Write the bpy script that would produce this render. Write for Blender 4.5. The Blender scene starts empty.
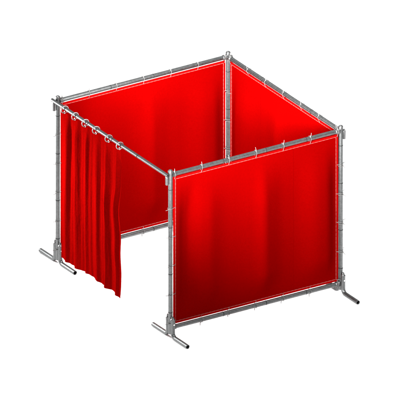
import bpy, bmesh, math, random
from mathutils import Vector, Matrix, noise
random.seed(7)
S = bpy.context.scene
COL = S.collection
PI = math.pi

# ---------------------------------------------------------------- sizes (metres)
U, V = 2.113, 2.013          # booth: opening side, panel side
R = 0.0222                   # pipe radius
Z_TOP, Z_BOT = 1.788, 0.110  # rail heights
Z_POST = 1.838
INSET = 0.0345                # fabric edge from the pipe axis
RING_Z = (1.627, 1.213, 0.70, 0.28)
RING_S = (0.62, 1.125, 1.60)

# ---------------------------------------------------------------- materials
def new_mat(name):
    m = bpy.data.materials.new(name); m.use_nodes = True
    nt = m.node_tree; b = nt.nodes['Principled BSDF']
    return m, nt, b

def mat_metal(name, lo, hi, rough, metallic=1.0):
    m, nt, b = new_mat(name)
    tc = nt.nodes.new('ShaderNodeTexCoord')
    n1 = nt.nodes.new('ShaderNodeTexNoise'); n1.inputs['Scale'].default_value = 38; n1.inputs['Detail'].default_value = 5
    n2 = nt.nodes.new('ShaderNodeTexVoronoi'); n2.inputs['Scale'].default_value = 120
    mx = nt.nodes.new('ShaderNodeMath'); mx.operation = 'MULTIPLY_ADD'; mx.inputs[1].default_value = 0.35
    nt.links.new(tc.outputs['Object'], n1.inputs['Vector']); nt.links.new(tc.outputs['Object'], n2.inputs['Vector'])
    nt.links.new(n2.outputs['Color'], mx.inputs[0]); nt.links.new(n1.outputs['Fac'], mx.inputs[2])
    cr = nt.nodes.new('ShaderNodeValToRGB')
    cr.color_ramp.elements[0].position = 0.35; cr.color_ramp.elements[0].color = (*lo, 1)
    cr.color_ramp.elements[1].position = 0.95; cr.color_ramp.elements[1].color = (*hi, 1)
    nt.links.new(mx.outputs[0], cr.inputs[0]); nt.links.new(cr.outputs[0], b.inputs['Base Color'])
    mr = nt.nodes.new('ShaderNodeMapRange')
    mr.inputs[3].default_value = rough - .05; mr.inputs[4].default_value = rough + .06
    nt.links.new(n1.outputs['Fac'], mr.inputs[0]); nt.links.new(mr.outputs[0], b.inputs['Roughness'])
    b.inputs['Metallic'].default_value = metallic
    return m

def mat_fabric(name, col, var=0.1, bump=0.15, wrinkle=9.0, spec=0.0):
    m, nt, b = new_mat(name)
    tc = nt.nodes.new('ShaderNodeTexCoord')
    n1 = nt.nodes.new('ShaderNodeTexNoise'); n1.inputs['Scale'].default_value = 55; n1.inputs['Detail'].default_value = 6
    nt.links.new(tc.outputs['Object'], n1.inputs['Vector'])
    cr = nt.nodes.new('ShaderNodeValToRGB')
    a = [c * (1 - var) for c in col]; z = [c * (1 + var) for c in col]
    cr.color_ramp.elements[0].position = .3; cr.color_ramp.elements[0].color = (*a, 1)
    cr.color_ramp.elements[1].position = .7; cr.color_ramp.elements[1].color = (*z, 1)
    nt.links.new(n1.outputs['Fac'], cr.inputs[0]); nt.links.new(cr.outputs[0], b.inputs['Base Color'])
    n2 = nt.nodes.new('ShaderNodeTexNoise'); n2.inputs['Scale'].default_value = wrinkle; n2.inputs['Detail'].default_value = 4
    nt.links.new(tc.outputs['Object'], n2.inputs['Vector'])
    ad = nt.nodes.new('ShaderNodeMath'); ad.operation = 'MULTIPLY_ADD'; ad.inputs[1].default_value = .25
    nt.links.new(n1.outputs['Fac'], ad.inputs[0]); nt.links.new(n2.outputs['Fac'], ad.inputs[2])
    bp = nt.nodes.new('ShaderNodeBump'); bp.inputs['Strength'].default_value = bump; bp.inputs['Distance'].default_value = .01
    nt.links.new(ad.outputs[0], bp.inputs['Height']); nt.links.new(bp.outputs[0], b.inputs['Normal'])
    b.inputs['Roughness'].default_value = .5
    b.inputs['Specular IOR Level'].default_value = spec
    b.inputs['Specular Tint'].default_value = (1, .03, .03, 1)
    return m

def mat_plain(name, col, rough=.5, var=.06, scale=60, spec=.5):
    m, nt, b = new_mat(name)
    tc = nt.nodes.new('ShaderNodeTexCoord')
    n1 = nt.nodes.new('ShaderNodeTexNoise'); n1.inputs['Scale'].default_value = scale; n1.inputs['Detail'].default_value = 3
    nt.links.new(tc.outputs['Object'], n1.inputs['Vector'])
    cr = nt.nodes.new('ShaderNodeValToRGB')
    cr.color_ramp.elements[0].position = .3; cr.color_ramp.elements[0].color = (*[c * (1 - var) for c in col], 1)
    cr.color_ramp.elements[1].position = .7; cr.color_ramp.elements[1].color = (*[min(1, c * (1 + var)) for c in col], 1)
    nt.links.new(n1.outputs['Fac'], cr.inputs[0]); nt.links.new(cr.outputs[0], b.inputs['Base Color'])
    b.inputs['Roughness'].default_value = rough; b.inputs['Specular IOR Level'].default_value = spec
    return m

M_PIPE = mat_metal('galvanised pipe', (.078, .081, .081), (.118, .122, .122), .44)
M_ROD = mat_metal('duller steel pipe', (.045, .046, .046), (.075, .077, .077), .50)
M_FIT = mat_metal('dark cast fitting', (.075, .075, .075), (.12, .12, .12), .45)
M_DARK = mat_plain('dark gap', (.010, .010, .010), .8, spec=.1)
M_ZINC = mat_metal('bright zinc', (.55, .55, .55), (.75, .75, .75), .3)
M_TIE = mat_plain('natural nylon', (.085, .082, .08), .6, spec=.1)
M_RED = mat_fabric('red vinyl', (.09, .0001, .0001), .05, .05, 7, 0)
M_HEM = mat_fabric('red vinyl hem', (.15, .0008, .0008), .08, .10, 20, 0)
M_CURT = mat_fabric('red curtain vinyl', (.130, .0004, .0003), .10, .30, 32, .0)
M_THREAD = mat_plain('pale thread', (.17, .036, .033), .8, .1, 200, 0)
M_RING = mat_plain('pale grey plastic', (.13, .13, .13), .4, .05)
M_FLOOR = mat_plain('white paper floor', (.90, .90, .90), .9, .01, 4, .1)

# ---------------------------------------------------------------- mesh helpers
def smooth_by_angle(me, deg=35):
    bm = bmesh.new(); bm.from_mesh(me)
    for f in bm.faces: f.smooth = True
    for e in bm.edges:
        if len(e.link_faces) == 2 and e.calc_face_angle(0) > math.radians(deg): e.smooth = False
    bm.to_mesh(me); bm.free()

def obj(name, bm, mat, parent=None, loc=(0, 0, 0)):
    bmesh.ops.recalc_face_normals(bm, faces=bm.faces)
    me = bpy.data.meshes.new(name); bm.to_mesh(me); bm.free()
    smooth_by_angle(me)
    me.materials.append(mat)
    o = bpy.data.objects.new(name, me); COL.objects.link(o); o.location = loc
    if parent: o.parent = parent
    return o

def thing(name, label, cat, loc=(0, 0, 0), group=None):
    o = bpy.data.objects.new(name, None); COL.objects.link(o); o.location = loc
    o.empty_display_size = .1
    tag(o, label, cat, group); return o

def tag(o, label, cat, group=None):
    o['label'] = label; o['category'] = cat
    if group: o['group'] = group

def frame_dirs(pts, closed):
    n = len(pts); T = []
    for i in range(n):
        if closed: d = pts[(i + 1) % n] - pts[i - 1]
        else: d = pts[min(i + 1, n - 1)] - pts[max(i - 1, 0)]
        T.append(d.normalized())
    up = Vector((0, 0, 1)) if abs(T[0].z) < .9 else Vector((1, 0, 0))
    N = (up - T[0] * up.dot(T[0])).normalized(); out = []
    for t in T:
        N = (N - t * N.dot(t)).normalized()
        out.append((N.copy(), t.cross(N)))
    return out

def sweep(bm, pts, rad, seg=16, closed=False, caps=True, hollow=0.0):
    """a tube along pts; rad a number or a list; hollow > 0 sinks the ends like an open pipe"""
    pts = [Vector(p) for p in pts]; n = len(pts)
    rads = rad if isinstance(rad, (list, tuple)) else [rad] * n
    fr = frame_dirs(pts, closed); rings = []
    for p, (a, b), r in zip(pts, fr, rads):
        rings.append([bm.verts.new(p + a * (r * math.cos(2 * PI * k / seg)) + b * (r * math.sin(2 * PI * k / seg))) for k in range(seg)])
    m = n if closed else n - 1
    for i in range(m):
        A, B = rings[i], rings[(i + 1) % n]
        for k in range(seg):
            bm.faces.new((A[k], A[(k + 1) % seg], B[(k + 1) % seg], B[k]))
    if not closed and caps:
        for idx, sgn in ((0, 1), (-1, -1)):
            ring = rings[idx]
            if hollow:
                p = pts[idx]; a, b = fr[idx]; r = rads[idx] * .78
                d = (pts[1] - pts[0]).normalized() if idx == 0 else (pts[-2] - pts[-1]).normalized()
                r1 = [bm.verts.new(p + a * (r * math.cos(2 * PI * k / seg)) + b * (r * math.sin(2 * PI * k / seg))) for k in range(seg)]
                r2 = [bm.verts.new(v.co + d * hollow) for v in r1]
                for k in range(seg):
                    j = (k + 1) % seg
                    bm.faces.new((ring[k], ring[j], r1[j], r1[k])); bm.faces.new((r1[k], r1[j], r2[j], r2[k]))
                bm.faces.new(r2)
            else:
                bm.faces.new(ring)

def tube(pts, rad, **k):
    bm = bmesh.new(); sweep(bm, pts, rad, **k); return bm

def lathe(profile, seg=24, origin=(0, 0, 0), axis='z'):
    bm = bmesh.new(); O = Vector(origin); rings = []
    for r, z in profile:
        if r < 1e-6:
            rings.append([bm.verts.new(O + Vector((0, 0, z)))])
        else:
            rings.append([bm.verts.new(O + Vector((r * math.cos(2 * PI * k / seg), r * math.sin(2 * PI * k / seg), z))) for k in range(seg)])
    for A, B in zip(rings, rings[1:]):
        for k in range(seg):
            j = (k + 1) % seg
            if len(A) == 1: bm.faces.new((A[0], B[j], B[k]))
            elif len(B) == 1: bm.faces.new((A[k], A[j], B[0]))
            else: bm.faces.new((A[k], A[j], B[j], B[k]))
    if len(rings[0]) > 1: bm.faces.new(rings[0])
    if len(rings[-1]) > 1: bm.faces.new(rings[-1])
    return bm

def turn(bm, mtx):
    bmesh.ops.transform(bm, matrix=mtx, verts=bm.verts); return bm

def torus(Rm, r, n=40, seg=10, mtx=None):
    bm = bmesh.new()
    sweep(bm, [(Rm * math.cos(2 * PI * i / n), 0, Rm * math.sin(2 * PI * i / n)) for i in range(n)], r, seg=seg, closed=True)
    if mtx: turn(bm, mtx)
    return bm

X_TO_Y = Matrix(((0, 1, 0, 0), (1, 0, 0, 0), (0, 0, 1, 0), (0, 0, 0, 1)))

# ---------------------------------------------------------------- hung vinyl sheet
# slope of the cloth along its width (fraction of the width, tilt): soft billows between the ties
KNOTS = [(0, 0), (.02, -.5), (.05, -1.25), (.085, -.6), (.135, 1.5), (.185, .35), (.25, -.55), (.36, -.05), (.46, .25), (.515, .75),
         (.572, -.75), (.60, -.70), (.70, -.15), (.82, .45), (.90, -.1), (.955, -1.05), (.985, -.5), (1, 0)]
def slope(s):
    for (a, va), (b, vb) in zip(KNOTS, KNOTS[1:]):
        if a <= s <= b:
            t = (s - a) / (b - a); t = t * t * (3 - 2 * t)
            return va + (vb - va) * t
    return 0
NS = 400
_h = [0.0]
for i in range(NS): _h.append(_h[-1] + slope((i + .5) / NS) / NS)
_h = [h - _h[-1] * i / NS for i, h in enumerate(_h)]
def billow(s):
    x = max(0, min(NS - 1e-6, s * NS)); i = int(x); f = x - i
    return _h[i] * (1 - f) + _h[i + 1] * f
def ease(x, w):
    t = max(0, min(1, x / w)); return t * t * (3 - 2 * t)

AMP = .43
def sheet_point(s, t, W, H, side, mirror):
    """s, t in 0..1 over the sheet; returns (along, off, z) - off points to the lit side"""
    q = 1 - s if mirror else s
    fade = ease(t * H, .32) * ease((1 - t) * H, .55)
    off = billow(q) * W * AMP * fade
    off += .006 * fade * noise.noise((q * 5, t * 3, 4.2 + 3 * mirror))
    # the tied edge pulls in between the ties a little
    return s * W, off * side, t * H

def sheet_bm(W, H, side, mirror, nx=180, nz=60, th=.003):
    bm = bmesh.new()
    def layer(d):
        return [[bm.verts.new((p[0], p[1] + d, p[2])) for p in (sheet_point(i / nx, j / nz, W, H, side, mirror) for i in range(nx + 1))] for j in range(nz + 1)]
    A, B = layer(-th / 2), layer(th / 2)
    for j in range(nz):
        for i in range(nx):
            bm.faces.new((A[j][i], A[j][i + 1], A[j + 1][i + 1], A[j + 1][i]))
            bm.faces.new((B[j][i], B[j + 1][i], B[j + 1][i + 1], B[j][i + 1]))
    for i in range(nx):
        for j in (0, nz): bm.faces.new((A[j][i], A[j][i + 1], B[j][i + 1], B[j][i]))
    for j in range(nz):
        for i in (0, nx): bm.faces.new((A[j][i], A[j + 1][i], B[j + 1][i], B[j][i]))
    return bm

def strip_ring_bm(W, H, w, th):
    """flat doubled hem: a rectangular frame of width w"""
    bm = bmesh.new()
    def rect(i, y): return [bm.verts.new(c) for c in ((i, y, i), (W - i, y, i), (W - i, y, H - i), (i, y, H - i))]
    o1, i1, o2, i2 = rect(-.001, -th), rect(w, -th), rect(-.001, th), rect(w, th)
    for k in range(4):
        j = (k + 1) % 4
        bm.faces.new((o1[k], o1[j], i1[j], i1[k])); bm.faces.new((o2[k], o2[j], i2[j], i2[k]))
        bm.faces.new((o1[k], o1[j], o2[j], o2[k])); bm.faces.new((i1[k], i1[j], i2[j], i2[k]))
    return bm

def stitch_bm(W, H, inset, y):
    """one running thread round the hem, thick where it lies on top, thin where it dips"""
    c = [(inset, inset), (W - inset, inset), (W - inset, H - inset), (inset, H - inset)]
    pts, rad = [], []
    for k in range(4):
        a, b = Vector(c[k]), Vector(c[(k + 1) % 4]); L = (b - a).length; n = int(L / .011)
        for i in range(n):
            p = a.lerp(b, i / n); up = (i % 4) < 3
            pts.append((p.x, y, p.y)); rad.append(.0034 if up else .0018)
    return tube(pts, rad, seg=6, closed=True)

def seam_bm(W, H, s0, side, mirror):
    bm = bmesh.new(); n = 60; w = .007
    if mirror: s0 = 1 - s0
    rows = []
    for j in range(n + 1):
        t = .022 + (j / n) * .956
        r = []
        for ds, d in ((-w, .0012), (-w, .0026), (w, .0026), (w, .0012)):
            p = sheet_point(s0 + ds / W, t, W, H, side, mirror)
            r.append(bm.verts.new((p[0], p[1] + side * d, p[2])))
        rows.append(r)
    for a, b in zip(rows, rows[1:]):
        for k in range(4): bm.faces.new((a[k], a[(k + 1) % 4], b[(k + 1) % 4], b[k]))
    bm.faces.new(rows[0]); bm.faces.new(rows[-1])
    return bm

def make_sheet(parent, W, H, loc, side, mirror, rot=None):
    f = obj('fabric', sheet_bm(W, H, side, mirror), M_RED, parent, loc)
    if rot is not None: f.rotation_euler = (0, 0, rot)
    obj('hem', strip_ring_bm(W, H, .024, .0034), M_HEM, f)
    obj('stitching', stitch_bm(W, H, .0235, side * .0042), M_THREAD, f)
    obj('seam', seam_bm(W, H, .725, side, mirror), M_RED, f)
    return f

# ---------------------------------------------------------------- cable ties
def tie_bm(along, outward, tail_tilt=0.0):
    """loop round a pipe at the local origin: ALONG = pipe direction, OUTWARD = from the cloth to the pipe"""
    a = Vector(along).normalized(); o = Vector(outward).normalized(); c = a.cross(o)
    bm = bmesh.new(); pts = []
    rp, rg, d = R + .0045, .0055, .050
    ph = math.acos((rp - rg) / d)
    for k in range(15):
        t = -(PI - ph) + 2 * (PI - ph) * k / 14
        pts.append(o * (rp * math.cos(t)) + c * (rp * math.sin(t)))
    for k in range(7):
        t = (PI - ph) + 2 * ph * k / 6
        pts.append(-o * d + o * (rg * math.cos(t)) + c * (rg * math.sin(t)))
    sweep(bm, pts, 0.0021, seg=8, closed=True)
    # lock and cut tail, rooted in the band
    base = o * (rp * .86) + c * (rp * .5)
    p1 = base + o * .018 + c * .006 + a * tail_tilt * .5
    p2 = base + o * .040 + c * .004 + a * tail_tilt
    sweep(bm, [base - o * .006, base + o * .004, p1, p2], [.0062, .0055, .0030, .0026], seg=6)
    return bm

TIES = {}
def cable_tie(parent, loc, along, outward):
    key = (tuple(along), tuple(outward), random.randrange(3))
    if key not in TIES:
        o = obj('cable_tie', tie_bm(along, outward, (key[2] - 1) * .009), M_TIE, parent, loc); TIES[key] = o
    else:
        o = TIES[key].copy(); COL.objects.link(o); o.parent = parent; o.location = loc
    o.delta_rotation_euler = tuple(random.uniform(-.16, .16) if abs(k) > .5 else random.uniform(-.06, .06) for k in along)
    return o

def grommet(fab, loc, rotz=0):
    key = 'grommet'
    if key not in TIES:
        o = obj('grommet', torus(.0085, .0028, 20, 8), M_ZINC, fab, loc); TIES[key] = o
    else:
        o = TIES[key].copy(); COL.objects.link(o); o.parent = fab; o.location = loc
    return o

# ---------------------------------------------------------------- pipes
def joint_ring(parent, p, axis):
    a = Vector(axis)
    return obj('joint_ring', tube([Vector(p) - a * .0032, Vector(p) + a * .0032], R + .0013 if parent.name.startswith(('post', 'rail')) else .0195, seg=24), M_DARK, parent)

def post_bm(p):
    x, y = p
    return tube([(x, y, .045), (x, y, .05), (x, y, Z_POST - .034)], [R - .002, R, R], seg=28)

def cap_bm(p):
    return lathe([(R - .003, Z_POST - .034), (R + .0022, Z_POST - .033), (R + .0028, Z_POST - .012), (R + .001, Z_POST - .002), (R * .6, Z_POST + .006), (0, Z_POST + .0075)], 28, (p[0], p[1], 0))

def socket_bm(p, d):
    """clamp socket that seats a rail end on the post: collar round the post end plus a sleeve on the rail"""
    bm = bmesh.new(); p = Vector(p); d = Vector(d)
    sweep(bm, [p + d * (R - .004), p + d * (R + .006), p + d * (R + .010), p + d * .062, p + d * .066], [R + .006, R + .006, R + .0045, R + .0045, R + .001], seg=24)
    q = p + d * .045 + Vector((0, 0, R + .0035))
    sweep(bm, [q, q + Vector((0, 0, .004)), q + Vector((0, 0, .009))], [.007, .007, .004], seg=6)
    return bm

def foot_bm(x, y, s):
    pts = [(x + s * .0452, y, .205), (x + s * .0452, y, .075)]
    r = .048
    for k in range(1, 10):
        t = PI / 2 * k / 9
        pts.append((x + s * (.0452 + r * (1 - math.cos(t))), y, .0715 - r * math.sin(t) * 1.0 + (0 if r <= .05 else 0)))
    pts.append((x + s * .325, y, .0232))
    return tube(pts, R, seg=28, hollow=.03)

def foot_collar_bm(x, y, s):
    return lathe([(R * .75, .203), (R + .0015, .2045), (R + .0015, .214), (R * .62, .226), (R * .58, .238), (R * .42, .243), (0, .244)], 24, (x + s * .0452, y, 0))

def foot_bolt_bm(x, y, s, z):
    """through bolt with its nut that holds the foot against the post"""
    bm = bmesh.new()
    sweep(bm, [(x - s * .028, y, z), (x + s * .0725, y, z)], .0045, seg=10)
    sweep(bm, [(x + s * .067, y, z), (x + s * .0735, y, z)], .009, seg=6)
    return bm

# ---------------------------------------------------------------- side panel (runs along y, feet along x)
def make_side_panel(label, loc):
    t = thing('screen_panel', label, 'screen panel', loc, 'free standing red screen panels')
    for y in (0, V):
        p = obj('post', post_bm((0, y)), M_PIPE, t)
        obj('cap', cap_bm((0, y)), M_FIT, p)
        for z in RING_Z: joint_ring(p, (0, y, z), (0, 0, 1))
    for z in (Z_TOP, Z_BOT):
        r = obj('rail', tube([(0, .03, z), (0, V - .03, z)], R, seg=28), M_PIPE, t)
        for s in RING_S: joint_ring(r, (0, s, z), (0, 1, 0))
        obj('socket', socket_bm((0, 0, z), (0, 1, 0)), M_FIT, r)
        obj('socket', socket_bm((0, V, z), (0, -1, 0)), M_FIT, r)
    for y in (0, V):
        for s in (-1, 1):
            f = obj('foot', foot_bm(0, y, s), M_PIPE, t)
            obj('collar', foot_collar_bm(0, y, s), M_FIT, f)
            obj('bolt', foot_bolt_bm(0, y, s, .165 if s > 0 else .135), M_ZINC, f)
    W, H = V - 2 * INSET, Z_TOP - Z_BOT - 2 * INSET
    # sheet is built along local x; turned so that its +y side looks to +x
    f = make_sheet(t, W, H, (0, INSET, Z_BOT + INSET), -1, False, PI / 2)
    k = (V - .088) / 6
    for i in range(7):
        y = .044 + k * i
        for z, o in ((Z_TOP, 1), (Z_BOT, -1)):
            cable_tie(t, (0, y, z), (0, 1, 0), (0, 0, o))
            grommet(f, (y - INSET if 0 < i < 6 else (y - INSET + (.008 if i == 0 else -.008)), 0, (H - .012) if o > 0 else .012))
    for z in (1.422, 1.106, .790, .474, .160):
        for y, o in ((0, -1), (V, 1)):
            cable_tie(t, (0, y, z), (0, 0, 1), (0, o, 0))
            grommet(f, (.012 if o < 0 else W - .012, 0, z - Z_BOT - INSET))
    return t

def copy_tree(o, parent=None):
    c = o.copy(); COL.objects.link(c)
    if parent: c.parent = parent
    for ch in list(o.children):
        if ch is not c: copy_tree(ch, c)
    return c

inner = make_side_panel('red panel on the far left, its inner side seen behind the curtain rod', (0, 0, 0))
outer = copy_tree(inner); outer.location = (U, 0, 0)
outer['label'] = 'large red panel at the front right, nearest the viewer, whole outer side in view'

# ---------------------------------------------------------------- rear panel (hung between the two, runs along x)
rear = thing('screen_panel', 'red panel at the back right, mostly hidden, seen over the front panel, without feet', 'screen panel', (0, V, 0))
def hook_bm(x, y, sy, ztop):
    """drop-in coupler: arm over the pipe and a pin hanging beside the post"""
    bm = lathe([(.010, ztop - .100), (.0155, ztop - .097), (.0165, ztop - .02), (.0165, ztop - .012), (.012, ztop - .004), (.012, ztop + .004), (.006, ztop + .010), (0, ztop + .011)], 22, (x, y, 0))
    return bm
for z in (Z_TOP - .004, Z_BOT):
    r = obj('rail', tube([(.03, 0, z), (U - .03, 0, z)], R, seg=28), M_PIPE, rear)
    for s in (.645, 1.10, 1.57): joint_ring(r, (s, 0, z), (1, 0, 0))
    obj('socket', socket_bm((0, 0, z), (1, 0, 0)), M_FIT, r)
    obj('socket', socket_bm((U, 0, z), (-1, 0, 0)), M_FIT, r)
for x in (0, U): obj('coupler', hook_bm(x, R + .0168, 1, Z_TOP - .003), M_FIT, rear)
W, H = U - 2 * (INSET + .012), Z_TOP - Z_BOT - 2 * INSET - .004
f = make_sheet(rear, W, H, (INSET + .012, 0, Z_BOT + INSET), -1, True)
k = (U - .11) / 6
for i in range(7):
    x = .055 + k * i
    for z, o in ((Z_TOP - .004, 1), (Z_BOT, -1)):
        cable_tie(rear, (x, 0, z), (1, 0, 0), (0, 0, o))
        grommet(f, (min(max(x - INSET - .012, .013), W - .013), 0, (H - .012) if o > 0 else .012))
for z in (1.40, 1.085, .770, .455, .16):
    for x, o in ((0, -1), (U, 1)):
        cable_tie(rear, (x, 0, z), (0, 0, 1), (o, 0, 0))
        grommet(f, (.012 if o < 0 else W - .012, 0, z - Z_BOT - INSET))

# ---------------------------------------------------------------- curtain rod
RV, RZ, RR = -(R + .0182), 1.792, .018
rod = thing('curtain_rod', 'grey pipe spanning the open left front, carrying the red curtain', 'curtain rod', (0, RV, 0))
tb = obj('tube', tube([(-.045, 0, RZ), (U + .022, 0, RZ)], RR, seg=28, hollow=.03), M_ROD, rod)
for s in (.645, 1.10, 1.57): joint_ring(tb, (s, 0, RZ), (1, 0, 0))
for x in (-.005, U + .002): obj('coupler', hook_bm(x, -.002, -1, RZ - .006), M_FIT, rod)

# ---------------------------------------------------------------- curtain
RX = [.195, .387, .580, .782, 1.020, 1.232]
C0, C1, CT, CB = .118, 1.243, RZ - .030, .118
cur = thing('curtain', 'red pleated curtain pulled to the left half of the open side', 'curtain', (0, RV, 0))
def fold(s, z01):
    """z01: 0 at the hem, 1 at the top; s 0..1 across"""
    d = 1 - z01
    drift = .05 * math.sin(2.1 * d + 1.3) * d + .018 * noise.noise((s * 3, d * 2.2, 1.7))
    q = s + drift * .55
    ph = q * 6.0 * 2 * PI + .9
    a = .0100 + .0025 * d ** .7
    w = a * (math.sin(ph) + .30 * math.sin(2 * ph + .7 + 1.4 * d)) + .16 * a * math.sin(ph * 2.63 + 2.1 + 1.8 * d)
    w += .010 * noise.noise((q * 9, d * 1.3, 9.1)) + .0022 * noise.noise((q * 26, d * 5.5, 3.3)) + .0026 * noise.noise((q * 38, d * 2.4, 5.3)) + .0011 * noise.noise((q * 64, d * 12, 7.3))
    return w
def curtain_bm(nx=260, nz=180, th=.0022):
    bm = bmesh.new(); rows = []
    xs = [(x - C0) / (C1 - C0) for x in RX]
    for j in range(nz + 1):
        z01 = j / nz; row = []
        for i in range(nx + 1):
            s = i / nx; d = 1 - z01
            near = min(abs(s - q) for q in xs)
            sag = .5 - .5 * math.cos(min(1, near / .088) * PI)
            pin = ease(d * 1.65, .22)
            top = CT - .014 * sag
            bot = CB + .018 * math.sin(PI * s) ** 2 + .006 * math.sin(s * 14 + 1) + .003 * noise.noise((s * 12, 0, 2)) - .022 * ease(s - .86, .14)
            w = fold(s, z01) * (pin + (1 - pin) * .55 * sag)
            side = ease(s - .55, .45) * (.016 * math.sin(d * 9.5 + .6) + .010 * math.sin(d * 21 + 2)) * ease(d, .3) - .016 * ease(s - .6, .4) * ease(d, .55) + .024 * ease(s - .7, .3) * ease(d - .86, .14)
            x = C0 + s * (C1 - C0) + side + .006 * noise.noise((s * 7, d * 5, 6)) * ease(d, .2)
            row.append((x, w, bot + (top - bot) * z01))
        rows.append(row)
    A = [[bm.verts.new((p[0], p[1] - th / 2, p[2])) for p in r] for r in rows]
    B = [[bm.verts.new((p[0], p[1] + th / 2, p[2])) for p in r] for r in rows]
    for j in range(nz):
        for i in range(nx):
            bm.faces.new((A[j][i], A[j][i + 1], A[j + 1][i + 1], A[j + 1][i]))
            bm.faces.new((B[j][i], B[j + 1][i], B[j + 1][i + 1], B[j][i + 1]))
    for i in range(nx):
        for j in (0, nz): bm.faces.new((A[j][i], A[j][i + 1], B[j][i + 1], B[j][i]))
    for j in range(nz):
        for i in (0, nx): bm.faces.new((A[j][i], A[j + 1][i], B[j + 1][i], B[j][i]))
    return bm
cf = obj('cloth', curtain_bm(), M_CURT, cur)
for i, x in enumerate(RX):
    g = obj('grommet', torus(.0105, .003, 22, 8), M_ZINC, cf, (min(x, C1 - .016), -.001, RZ - .047))

ORD = ['pale ring closest to the left corner post, first on the curtain rod', 'pale ring second from the left corner post on the curtain rod',
       'pale ring third from the left corner post on the curtain rod', 'pale ring fourth from the left corner post on the curtain rod',
       'pale ring next to last before the bare part of the curtain rod', 'last pale ring at the free edge of the curtain']
def ring_bm():
    bm = bmesh.new(); n = 44; pts = []
    for i in range(n):
        t = 2 * PI * i / n
        pts.append((.002 * math.sin(t), .0385 * math.cos(t), .0385 * math.sin(t)))
    sweep(bm, pts, .0048, seg=12, closed=True); return bm
r0 = None
for x, lab in zip(RX, ORD):
    if r0 is None: r0 = o = obj('curtain_ring', ring_bm(), M_RING)
    else: o = r0.copy(); COL.objects.link(o)
    o.location = (min(x, C1 - .016), RV, RZ + RR + .0058 - .0385)
    o.rotation_euler = (0, 0, random.uniform(-.22, .22))
    tag(o, lab, 'curtain ring', 'curtain rings on the rod')

# ---------------------------------------------------------------- floor
bm = bmesh.new()
bmesh.ops.create_grid(bm, x_segments=4, y_segments=4, size=150)
fl = obj('floor', bm, M_FLOOR); fl['kind'] = 'structure'

# ---------------------------------------------------------------- light
w = bpy.data.worlds.new('World'); S.world = w; w.use_nodes = True
nt = w.node_tree; bg = nt.nodes['Background']
tc = nt.nodes.new('ShaderNodeTexCoord'); sp = nt.nodes.new('ShaderNodeSeparateXYZ'); cr = nt.nodes.new('ShaderNodeValToRGB')
nt.links.new(tc.outputs['Generated'], sp.inputs[0]); nt.links.new(sp.outputs['Z'], cr.inputs[0]); nt.links.new(cr.outputs[0], bg.inputs['Color'])
cr.color_ramp.elements[0].position = 0.12; cr.color_ramp.elements[0].color = (1, 1, 1, 1)
cr.color_ramp.elements[1].position = .30; cr.color_ramp.elements[1].color = (.42, .42, .42, 1)
bg.inputs['Strength'].default_value = 1.1

def lamp(kind, name, loc, target, energy, **kw):
    l = bpy.data.lights.new(name, kind); o = bpy.data.objects.new(name, l); COL.objects.link(o)
    l.energy = energy; o.location = loc
    o.rotation_euler = (Vector(target) - Vector(loc)).to_track_quat('-Z', 'Y').to_euler()
    for k, v in kw.items(): setattr(l, k, v)
    return o
# two overhead lamps, one leaning to each side, so that neither leaves a shadow on the white floor
lamp('SUN', 'overhead_lamp', (U / 2 + 2.2, 1, 6), (U / 2, 1, 0), 3.5, angle=math.radians(12))
lamp('SUN', 'overhead_lamp', (U / 2 - 2.2, 1, 6), (U / 2, 1, 0), 3.5, angle=math.radians(12))
lamp('AREA', 'inner_softbox', (1.5, .25, 2.45), (.45, 1.4, 1.85), 200, shape='DISK', size=.5, spread=math.radians(126))
lamp('AREA', 'front_softbox', (U + 2.2, -2.2, 2.6), (U, 1.75, 2.24), 300, shape='DISK', size=.7, spread=math.radians(61))
lamp('AREA', 'left_softbox', (-2.0, -1.5, 1.45), (1.1, 0, 1.0), 78, shape='DISK', size=.4, spread=math.radians(64))

# ---------------------------------------------------------------- camera
a, e = math.radians(57.8), math.radians(24.45)
rt = Vector((math.cos(a), math.sin(a), 0))
fw = Vector((-math.sin(a) * math.cos(e), math.cos(a) * math.cos(e), -math.sin(e)))
up = Vector((-math.sin(a) * math.sin(e), math.cos(a) * math.sin(e), math.cos(e)))
cd = bpy.data.cameras.new('Camera'); cam = bpy.data.objects.new('Camera', cd); COL.objects.link(cam)
cd.type = 'ORTHO'; cd.ortho_scale = 4.0; cd.clip_end = 500; cd.clip_start = .1
pos = rt * 1.422 + up * .636 - fw * 12
m = Matrix((rt, up, -fw)).transposed().to_4x4(); m.translation = pos
cam.matrix_world = m
S.camera = cam
S.view_settings.view_transform = 'Standard'; S.view_settings.look = 'None'
S.view_settings.exposure = 0; S.view_settings.gamma = 1
